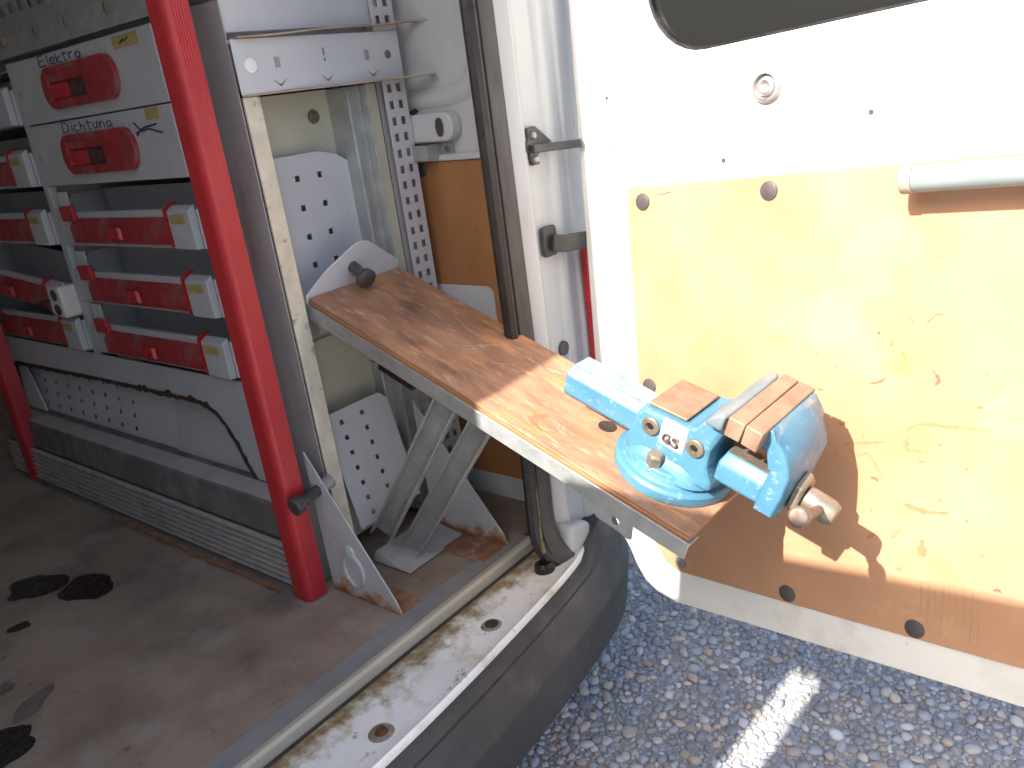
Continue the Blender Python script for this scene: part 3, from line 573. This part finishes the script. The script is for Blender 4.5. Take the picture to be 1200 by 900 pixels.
# ================================================================== RED POSTS
def red_post(x, y, h, lab):
    t = thing('red_post', lab, 'post', (x, y, 0), 'red ribbed posts of the shelving')
    s = []
    for k in range(9): a = R(180+90*k/8); s.append((-.010+.018*math.cos(a), -.016+.024*math.sin(a)))
    xx = -.010
    while xx < .026:
        s += [(xx+.0012, -.040), (xx+.0028, -.0393), (xx+.0046, -.0393), (xx+.0062, -.040)]; xx += .0072
    s += [(.0335, -.039), (.035, -.03), (.035, .03), (-.02, .03), (-.028, .02)]
    g = G(); g.loft([[(a*.80+.003, b*.86-.004, z) for a, b in s] for z in (.003, .3, .7, 1.1, h)]); obj('post_profile', g, M['redpost'], t)
    return t
p1 = red_post(.884, .300, 1.70, 'bright red ribbed post standing in front of the end upright')
g = G(); g.lathe((.066, -.060, .252), (-.022, -.066, .244), [(0, .011), (.1, .0125), (.75, .0125), (.80, .019), (.97, .020), (1, .017)], 20); pn = obj('pin', g, M['pin'], p1, label='grey steel pin sticking out of the post')
g = G(); g.lathe((.086, -.056, .254), (.060, -.060, .252), [(0, .016), (.5, .016), (1, .0125)], 18); obj('pin_bush', g, M['galv'], p1)
p2 = red_post(.897, 1.70, 1.70, 'dim red post at the left edge of the picture beyond the drawers')

# ================================================================== DRAWERS
def strokes(name, parent, lines, o, ux, uy, s, r, m, asp=1.0):
    g = G(); o = Vector(o); ux = Vector(ux); uy = Vector(uy)
    for ln in lines:
        P = [o+ux*x*s*asp+uy*y*s for x, y in ln]
        if len(P) > 2: P = smoothpath(P, 4)
        g.tube(P, r, 5)
    return obj(name, g, m, parent)
LET = {'E': [[(.55, 1), (.05, 1), (0, .5), (0, 0), (.55, 0)], [(0, .5), (.45, .55)]], 'l': [[(.1, 1), (.08, .3), (.15, 0)]], 'e': [[(0, .3), (.4, .35), (.35, .6), (.1, .55), (0, .25), (.15, 0), (.42, .08)]],
 'k': [[(.05, 1), (.03, 0)], [(.4, .6), (.05, .3), (.42, 0)]], 't': [[(.2, .95), (.18, .1), (.3, 0)], [(0, .65), (.42, .68)]], 'r': [[(.05, .6), (.06, 0)], [(.06, .4), (.2, .6), (.36, .58)]], 'o': [[(.2, .6), (0, .35), (.12, 0), (.36, .1), (.4, .4), (.2, .6)]],
 'D': [[(.05, 1), (.0, 0)], [(-.1, .95), (.35, .95), (.55, .55), (.4, .1), (-.05, 0)]], 'i': [[(.1, .6), (.1, 0)], [(.1, .8), (.12, .86)]], 'c': [[(.36, .55), (.1, .58), (0, .25), (.12, 0), (.38, .06)]], 'h': [[(.05, 1), (.03, 0)], [(.04, .4), (.2, .6), (.34, .45), (.34, 0)]],
 'u': [[(.03, .6), (.05, .1), (.2, 0), (.34, .2), (.36, .6)], [(.36, .3), (.4, 0)]], 'n': [[(.04, .6), (.03, 0)], [(.04, .4), (.2, .6), (.34, .45), (.34, 0)]], 'g': [[(.36, .5), (.14, .6), (0, .3), (.14, .02), (.36, .2)], [(.37, .6), (.37, -.2), (.2, -.4), (.02, -.3)]]}
def word(w):
    out = []; x = 0
    for ch in w:
        for ln in LET[ch]: out.append([(a+x, b+.05*math.sin(x*3)) for a, b in ln])
        x += {'l': .28, 'i': .28, 'E': .72, 'D': .75}.get(ch, .56)
    return out
GR = 'grey drawers with red handles in the shelving'
def closed_drawer(z, lab, text, y0=1.130, W=.655, size=.050):
    t = thing('drawer', lab, 'drawer', (FX, y0, z), GR)
    g = G(); g.box(-.002, .012, -W, 0, .003, .1475); fr = obj('front', g, M['grey'], t, bevel=.002)
    g = G(); g.box(.013, .38, -W+.012, -.012, .006, .135); obj('tray', g, M['grey'], t)
    # red recessed grip
    cy, cz = -.325, .072; ow = rrect(.335, .090, .040, 6)
    iw = [(.035, .031), (-.135, .031), (-.135, -.026), (.035, -.026)]  # pocket, y to the viewer's left is positive
    g = plate_with_hole([(x, y) for x, y in ow], [(-a+(-.0), b) for a, b in iw], -.0020, -.0140)
    for v in g.b.verts: v.co = Vector((v.co.z, cy+v.co.x, cz+v.co.y))
    gp = obj('handle', g, M['dustyred'], t, bevel=.003)
    def Y(a): return cy-a
    g = G(); g.hexa([(-.010, Y(.035), cz-.026), (-.010, Y(-.135), cz-.026), (.0, Y(-.135), cz-.026), (.0, Y(.035), cz-.026), (-.004, Y(.030), cz+.031), (-.004, Y(-.130), cz+.031), (.001, Y(-.130), cz+.031), (.001, Y(.030), cz+.031)]) if False else g
    g.box(-.0024, -.0021, Y(.0348), Y(-.1348), cz-.0258, cz+.0308); obj('pocket', g, M['pocket'], gp)
    g = G(); g.prism([(-.003, Y(-.134), cz-.025), (-.0125, Y(-.134), cz-.025), (-.0125, Y(-.085), cz-.025), (-.003, Y(-.060), cz-.025)], (0, 0, .034)); obj('grip_flap', g, M['red'], gp, bevel=.002)
    g = G(); g.prism([(-.003, Y(-.134), cz+.0305), (-.0128, Y(-.134), cz+.0305), (-.010, Y(-.134), cz+.012), (-.003, Y(-.134), cz+.010)], (0, -.168, 0)); obj('grip_lip', g, M['dustyred'], gp, bevel=.001)
    strokes('handwriting', fr, word(text), (-.0026, -.155 if text[0] == 'E' else -.175, .1228), (0, -1, -.004), (0, .05, 1), .0215, .0014, M['ink'], 2.55)
    return t
d1 = closed_drawer(1.0475, 'closed grey drawer with an oval red handle, topmost of its column, marked Elektro', 'Elektro')
fr1 = [o for o in d1.children if o.name.startswith('front')][0]
g = G(); g.box(-.0035, -.0022, -.600, -.500, .118, .142); obj('yellow_label', g, M['yellow'], fr1)
strokes('label_mark', fr1, [[(0, 0), (.5, .3), (1.2, .2), (2, .5)], [(.2, .1), (1.0, .4)]], (-.0040, -.53, .126), (0, -1, 0), (0, 0, 1), .018, .0016, M['darkink'])
d2 = closed_drawer(.900, 'closed grey drawer with an oval red handle, second from the top, marked Dichtung', 'Dichtung')
fr2 = [o for o in d2.children if o.name.startswith('front')][0]
g = G(); g.box(-.0035, -.0022, -.605, -.555, .122, .146); obj('yellow_label', g, M['yellow'], fr2)
strokes('crossed_out_mark', fr2, [[(0, 1), (1, .3), (2, .4), (4, 0)], [(.1, 0), (1.2, .5), (3.4, .7)], [(0, .2), (.9, .35)]], (-.0032, -.500, .095), (0, -1, 0), (0, 0, 1), .026, .002, M['ink'])
def open_bin(z, lab, y0=1.130, W=.655, tilt=0.0, copy=None):
    t = thing('open_bin', lab, 'bin', (FX, y0, z), GR)
    H = .088
    g = G(); g.box(-.002, .010, -W, 0, .004, H); f = obj('front', g, M['grey'], t, bevel=.002)
    g = G(); g.prism([(.0105, 0, .004), (.0105, 0, H), (.05, 0, .125), (.15, 0, .125), (.15, 0, .004)], (0, -.004, 0)).prism([(.0105, -W+.004, .004), (.0105, -W+.004, H), (.05, -W+.004, .125), (.15, -W+.004, .125), (.15, -W+.004, .004)], (0, -.004, 0))
    g.box(.0105, .15, -W+.006, -.006, .004, .008).box(.120, .123, -W+.006, -.030, .0085, .128); obj('tray', g, M['grey2'], t)
    g = G(); g.prism([(-.0025, -.09, .012), (-.016, -.09, .014), (-.018, -.09, .050), (-.006, -.09, .072), (.03, -.09, .078), (.03, -.09, .074), (-.0025, -.09, .066)], (0, -.46, 0)); h = obj('handle', g, M['dustyred'], t, bevel=.002)
    g = G(); g.box(-.014, -.0025, -.118, -.052, .066, .104); obj('tab', g, M['red'], h, bevel=.002)
    g = G(); g.prism([(-.020, -.551, .010), (-.0025, -.551, .010), (-.0025, -.551, .092), (.012, -.551, .100), (.012, -.551, .104), (-.006, -.551, .102), (-.020, -.551, .092)], (0, -.007, 0)); obj('side_flange', g, M['red'], h)
    g = G(); g.prism([(-.0185, -.285, .022), (-.028, -.290, .026), (-.028, -.345, .026), (-.0185, -.350, .022)], (0, 0, .030)); obj('finger_catch', g, M['red'], h, bevel=.002)
    g = G(); g.prism([(-.0025, -.565, .004), (-.020, -.565, .006), (-.020, -.565, .088), (-.0025, -.565, .098)], (0, -.085, 0)); obj('label_holder', g, M['grey'], t, bevel=.002)
    g = G(); g.box(-.0222, -.0203, -.632, -.576, .062, .080); obj('yellow_label', g, M['yellow'], t)
    g = lattice((.1185, -.05, .012), (0, -1, 0), (0, 0, 1), (0, .5), (0, .112), rep(.05, .07, 6, .012), rep(.080, .05, 1, .010)); obj('inner_sheet', g, M['grey2'], t, smooth=False)
    g = G(); g.box(.011, .016, -.055, -.008, .09, .135); obj('paper_tag', g, M['outlet'], t)
    return t
b0 = open_bin(.7505, 'open grey bin with red bar handle just under the two closed drawers')
def bin_copy(lab, loc, rot=(0, 0, 0)):
    c = copy_tree(b0); c['label'] = lab; c.location = loc; c.rotation_euler = rot; return c
bin_copy('middle one of the three open red-handled bins beside the red post', (FX, 1.130, .6005))
bin_copy('open grey bin with red bar handle lowest beside the red post, above the apron', (FX, 1.130, .4605))
bin_copy('open bin at the left picture edge, topmost of the far column', (FX, 1.828, 1.0505))
bin_copy('open far-column bin at the left edge, level with the Dichtung drawer', (FX, 1.828, .9005))
bin_copy('open bin of the far column level with the bin under the closed drawers', (FX, 1.828, .7505))
bin_copy('slightly tilted bin of the far column with a white socket on its corner', (FX-.012, 1.828, .610), (R(4.5), 0, 0))
bin_copy('lowest bin of the far column, resting above the apron', (FX, 1.828, .4605))
so = thing('socket_strip', 'small white electrical socket strip lying on the tilted bin of the far column', 'socket', (FX-.02, 1.22, .565))
g = G(); g.box(-.02, .03, -.055, .02, .0, .085); obj('housing', g, M['outlet'], so, bevel=.006)
for z in (.022, .062):
    g = G(); g.lathe((-.0205, -.02, z), (-.024, -.02, z), [(0, .016), (.6, .016), (.7, .012), (.2, .011)], 16); obj('outlet', g, M['plug'], so)
g = G(); g.tube(smoothpath([(-.01, .02, .045), (-.03, .06, .04), (-.02, .09, .03), (.01, .11, .01)], 5), .004); obj('cable', g, M['black'], so)

# ================================================================== BENCH ARM
PO = Vector((-.0396, -.9376, -.3457)); PE = Vector((.9989, -.0487, .0176)).normalized()
PE = (PE-PO*PE.dot(PO)/PO.length_squared).normalized(); PO.normalize(); PN = PO.cross(PE)
PB = Vector((1.0332, .267, .638))
def pm(o, e, n):
    q = PB+PO*o+PE*e+PN*n
    return Matrix(((PO.x, PE.x, PN.x, q.x), (PO.y, PE.y, PN.y, q.y), (PO.z, PE.z, PN.z, q.z), (0, 0, 0, 1)))
bench = thing('bench_arm', 'narrow worn plywood bench arm hinged at the shelf end, carrying the vise', 'workbench', mtx=pm(0, 0, 0))
BW, BL_ = .252, .918
g = G(); g.box(0, BL_, 0, BW, -.0055, 0); obj('board', g, M['board'], bench, bevel=.0015, label='worn brown plywood board with dents and holes')
for k, (z1, z0) in enumerate(((-.0060, -.0095), (-.0098, -.0130), (-.0133, -.0165))):
    g = G(); g.box(.001, BL_-.001*(k+1), .0006*(k % 2), BW-.001, z0, z1); obj('ply_layer', g, M['boardply' if k % 2 else 'boardedge'], bench)
g = G(); g.box(-.004, BL_+.003, -.0045, -.001, -.045, -.0125).box(-.004, BL_+.003, -.001, .03, -.0205, -.0175); fr_ = obj('side_rail', g, M['galv'], bench, bevel=.001, label='galvanised angle rail along the near side')
g = G(); g.box(-.004, BL_, BW+.001, BW+.0045, -.045, -.0125).box(-.004, BL_, BW-.03, BW+.001, -.0205, -.0175); obj('side_rail', g, M['galv'], bench, bevel=.001)
tabo = [(.715, -.045), (.825, -.045), (.828, -.0715), (.822, -.0745), (.805, -.071), (.760, -.070), (.742, -.060)]
tabh = [(.792+.0085*math.cos(-2*math.pi*k/14), -.056+.0085*math.sin(-2*math.pi*k/14)) for k in range(14)]
g = plate_with_hole(tabo, tabh, -.0042, -.0014)
for v in g.b.verts: v.co = Vector((v.co.x, v.co.z, v.co.y))
obj('tab', g, M['galv'], fr_)
# end plate behind the hinge with the stop pin
g = G(); g.prism([(-.007, -.004, -.03), (-.007, -.004, .004), (-.007, .05, .050), (-.007, .120, .088), (-.007, .135, .092), (-.007, .150, .090), (-.007, .165, .084), (-.007, .252, .018), (-.007, .252, -.03)], (.0045, 0, 0)); obj('end_plate', g, M['grey2'], bench, bevel=.001, label='pale peaked end plate behind the board')
g = G(); g.lathe((-.012, .118, .040), (.052, .112, .032), [(0, .010), (.05, .0125), (.55, .0125), (.70, .015), (.80, .021), (.97, .022), (1, .019)], 20); obj('stop_pin', g, M['pin'], bench, label='dark steel stop pin with a flared head')
for (o, e, r) in ((.669, .131, .017),):
    g = G(); g.lathe((o, e, .0004), (o, e, .0010), [(0, r), (1, r*.95)], 18); obj('bolt_hole', g, M['sealblk'], bench)
g = G(); g.lathe((.599, .054, .0003), (.599, .054, .0016), [(0, .021), (.5, .020), (.55, .0165), (.2, .016), (.25, .001)], 24); obj('washer_mark', g, M['board'], bench)
g = G(); g.face([(.599+.032*math.cos(t)*random.uniform(.8, 1.1)-.008, .054+.026*math.sin(t)*random.uniform(.8, 1.1)-.004, .0003) for t in [2*math.pi*k/24 for k in range(24)]]); obj('grease_mark', g, M['boardply'], bench)
g = G(); g.tube([(.30, .10, .0002), (.33, .13, .0002), (.37, .19, .0002)], .0008, 5); g.tube([(.40, .12, .0002), (.43, .15, .0002)], .0007, 5); obj('saw_mark', g, M['scratch'], bench)
# folding braces, two open channels from the frame down to the hinge foot
MI = pm(0, 0, 0).inverted()
def channel(p0, p1, w, d, upv):
    p0 = Vector(p0); p1 = Vector(p1); t = (p1-p0).normalized(); u = Vector(upv); s = t.cross(u).normalized(); u = s.cross(t); th = .004; g = G()
    for a0, a1, c0, c1 in ((-w/2, w/2, -th, 0), (-w/2, -w/2+th, 0, d), (w/2-th, w/2, 0, d)):
        e = .0003
        q = [p0+s*a+u*c for a, c in ((a0, c0+e), (a1, c0+e), (a1, c1), (a0, c1))]; q2 = [p1+s*a+u*c for a, c in ((a0, c0+e), (a1, c0+e), (a1, c1), (a0, c1))]
        g.hexa([*q, *q2])
    return g
def inb(p): return MI@Vector(p)
g = channel((.385, .030, -.048), inb((1.062, .215, .085)), .050, .022, inb(Vector((1.062, .215, .085))+Vector((-.8, -.45, .3)))-inb((1.062, .215, .085))); br = obj('brace', g, M['galv'], bench, bevel=.001, label='left galvanised channel brace')
g = channel((.45, .085, -.048), inb((1.118, .195, .020)), .050, .022, inb(Vector((1.062, .215, .085))+Vector((-.8, -.45, .3)))-inb((1.062, .215, .085))); br2 = obj('brace', g, M['galv'], bench, bevel=.001, label='right galvanised channel brace')
g = G(); a = inb((1.085, .10, .225)); g.lathe(a, a+(inb((1.085, .09, .23))-a).normalized()*.01, [(0, .009), (.6, .008), (1, .004)], 14); obj('rivet', g, M['steel'], br)
g = G(); g.hexa([inb(p) for p in ((1.05, .14, .004), (1.24, .14, .004), (1.24, .26, .004), (1.05, .26, .004), (1.055, .19, .014), (1.235, .19, .014), (1.235, .255, .030), (1.055, .255, .030))]); obj('brace_foot', g, M['ledgetop'], bench, bevel=.003)
g = G(); g.box(.20, .30, .012, .10, -.075, -.021); obj('hinge_block', g, M['sealblk'], bench, bevel=.003)

# ================================================================== VISE
VC = (.810, .125, 0)
vise = thing('vise', 'blue engineer vise with rusty jaws bolted on the outer end of the bench arm', 'vise', mtx=pm(*VC))
def V(o, e, n): return Vector((o-VC[0], e-VC[1], n))
def vp(name, g, m, par=None, **k): return obj(name, g, m, par or vise, **k)
def vprism(pts, e0, e1): return G().prism([V(o, e0, n) for o, n in pts], (0, e1-e0, 0))
g = G(); g.lathe(V(.81, .125, .001), V(.81, .125, .045), [(0, .101), (.40, .102), (.52, .098), (.56, .090), (.62, .088), (.95, .084), (1.0, .078)], 56); base = vp('swivel_base', g, M['vise'], bevel=.001, label='round blue swivel base')
g = G(); g.lathe(V(.806, .056, .028), V(.806, .052, .066), [(0, .017), (.3, .017), (.32, .0145), (.9, .0145), (1, .011)], 6); vp('lock_bolt', g, M['steel'], base, bevel=.001)
# fixed body: lofted rings along e so that the flank bulges
prof = [(.742, .040), (.742, .066), (.750, .112), (.757, .124), (.838, .130), (.852, .138), (.864, .160), (.880, .182), (.900, .192), (.902, .168), (.892, .140), (.884, .110), (.886, .080), (.900, .056), (.902, .040)]
def scale_prof(p, k): 
    cx = .82; return [(cx+(o-cx)*k, n) for o, n in p]
g = G(); g.loft([[V(o, e, n) for o, n in scale_prof(prof, k)] for e, k in ((.060, .955), (.066, 1.0), (.125, 1.0), (.184, 1.0), (.190, .955))]); body = vp('fixed_body', g, M['vise'], bevel=.005, label='blue fixed body of the vise')
# flare of the rear jaw towards both sides
fl = [(.868, .150), (.902, .150), (.903, .198), (.892, .198), (.876, .185)]
g = G(); g.loft([[V(.88+(o-.88)*k, e, n if n > .17 else n+dz_) for o, n in fl] for e, k, dz_ in ((.034, .8, .022), (.05, .95, .014), (.09, 1.0, .0), (.16, 1.0, .0), (.20, .95, .014), (.217, .8, .022))]); vp('rear_jaw', g, M['viseworn'], bevel=.004)
# saddle between body and base
g = G(); g.loft([[V(.815+a*s, .125+b*s2, n) for a, b in rrect(.165, .150, .05, 5)] for s, s2, n in ((1.03, 1.05, .030), (.97, .95, .05), (.93, .82, .065))]); vp('saddle', g, M['vise'], bevel=.003)
g = vprism([(.7600, .1262), (.8300, .1308), (.8300, .1355), (.7600, .1310)], .074, .178); vp('anvil_plate', g, M['jaw'], bevel=.002)
# sliding bar (octagonal)
oc = [(.088, .052), (.088, .088), (.102, .101), (.148, .101), (.162, .088), (.162, .052), (.150, .040), (.100, .040)]
g = G(); g.loft([[V(o, e, n) for e, n in oc] for o in (.590, .60, .75)]); sb = vp('slide_bar', g, M['vise'], bevel=.003, label='blue octagonal slide bar with a worn pale top')
g = G(); g.loft([[V(o, e, n) for e, n in ((.104, .1015), (.146, .1015), (.146, .1025), (.104, .1025))] for o in (.594, .75)]); obj('worn_top', g, M['visetop'], sb)
g = G(); g.loft([[V(o, e, n) for e, n in ((.0885, .0895), (.1015, .1018), (.1008, .1024), (.0878, .0902))] for o in (.594, .75)]); obj('worn_edge', g, M['steel'], sb)
# lock bolts and sticker on the flank
for o, n in ((.781, .102), (.861, .106)):
    g = G(); g.lathe(V(o, .0605, n), V(o, .0520, n), [(0, .0155), (.5, .0155), (.7, .0140), (.75, .0075), (.35, .007), (.35, .0005)], 22); wsh = vp('flank_bolt', g, M['steel'], body)
    g = G(); g.lathe(V(o, .0573, n), V(o, .0562, n), [(0, .006), (1, .0055)], 6); obj('socket_hole', g, M['sealblk'], wsh)
g = G(); g.prism([V(.821+a, .0596, .106+b) for a, b in rrect(.044, .048, .003)], (0, -.0010, 0)); stk = vp('sticker', g, M['paper'], body, label='white sticker marked GS')
ring = [(.15*math.cos(t), .15*math.sin(t)) for t in [2*math.pi*k/16 for k in range(17)]]
g = G(); g.tube([V(.812+.0075*math.cos(2*math.pi*k/20), .0583, .1180+.0075*math.sin(2*math.pi*k/20)) for k in range(21)], .0013, 5); obj('ring_mark', g, M['paleink'], stk)
GS = [[(.42, .80), (.22, .98), (.02, .75), (.0, .3), (.2, .02), (.42, .12), (.42, .42), (.22, .42)], [(1.0, .86), (.78, .98), (.62, .78), (.78, .55), (.98, .36), (.92, .06), (.70, .0), (.56, .12)]]
g = G()
for ln in GS: g.tube(smoothpath([V(.807+x*.0265, .0583, .0885+y*.0150) for x, y in ln], 5), .0028, 6)
obj('lettering', g, M['darkink'], stk)
# moving jaw: slide box, front plate and hooked top
g = G(); sec = [(.068, .066), (.068, .098), (.082, .114), (.168, .114), (.182, .098), (.182, .066), (.172, .058), (.078, .058)]
g.loft([[V(o+dx*(1 if n > .1 else 0), .125+(e-.125)*k, n) for e, n in sec] for o, k, dx in ((.897, .93, .006), (.904, 1, .004), (.975, 1, 0), (1.008, 1.0, 0))]); mj = vp('moving_jaw', g, M['vise'], bevel=.003, label='blue moving jaw of the vise')
g = G(); g.loft([[V(o, e, n) for e, n in ((.0815, .1146), (.1685, .1146), (.1685, .1156), (.0815, .1156))] for o in (.905, .975)]); obj('worn_top', g, M['steel'], mj)
fp = [(.972, .060), (.974, .114), (.977, .136), (.972, .152), (.960, .162), (.944, .166), (.932, .172), (.932, .196), (.960, .198), (.972, .194), (.988, .180), (1.001, .160), (1.008, .135), (1.010, .100), (1.006, .060)]
g = G(); g.loft([[V(.985+(o-.985)*k, e if n < .13 else .125+(e-.125)*s, n-(dn if n > .15 and o > .96 else 0)) for o, n in fp] for e, k, s, dn in ((.060, .82, 1.0, .018), (.066, .97, 1.04, .010), (.085, 1.0, 1.12, .002), (.125, 1.02, 1, 0), (.165, 1.0, 1.2, .002), (.184, .97, 1.3, .010), (.190, .80, 1.32, .018))]); obj('front_arch', g, M['vise'], mj, bevel=.005)
g = G(); g.loft([[V(o, e, n) for o, n in ((.936, .172), (.966, .160), (.990, .158), (.984, .178), (.966, .1975), (.934, .1980))] for e in (.075, .09, .195, .213)]); obj('jaw_head', g, M['viseworn'], mj, bevel=.006)
g = vprism([(.904, .170), (.929, .170), (.930, .2025), (.904, .2020)], .034, .217); vp('jaw_plate', g, M['jaw'], bevel=.002)
g = vprism([(.9315, .170), (.957, .168), (.958, .2020), (.9312, .2025)], .034, .217); obj('jaw_plate', g, M['jaw'], mj, bevel=.002)
g = G(); g.cone(V(.88, .125, .135), V(.98, .125, .135), .013); vp('spindle', g, M['steel'])
# spindle nose and tommy bar
g = G(); g.lathe(V(1.010, .125, .082), V(1.024, .125, .082), [(0, .036), (.7, .036), (1, .031)], 6, .3); ns = vp('spindle_collar', g, M['steel'], mj, bevel=.002)
g = G(); g.lathe(V(1.024, .125, .079), V(1.075, .125, .074), [(0, .019), (.2, .0205), (.8, .0205), (1, .016)], 24); vp('spindle_head', g, M['steel'], mj, bevel=.002)
hub = V(1.052, .125, .072); dr_ = Vector((0, -math.cos(R(27)), math.sin(R(27))))
g = G(); g.lathe(hub-dr_*.035, hub+dr_*.150, [(0, .008), (.02, .009), (.90, .009), (.905, .0145), (.985, .0150), (1, .012)], 20); vp('tommy_bar', g, M['barsteel'], mj)
g = G(); g.lathe(hub-dr_*.050, hub-dr_*.034, [(0, .011), (.2, .014), (.9, .014), (1, .009)], 18); vp('bar_knob', g, M['jaw'], mj)
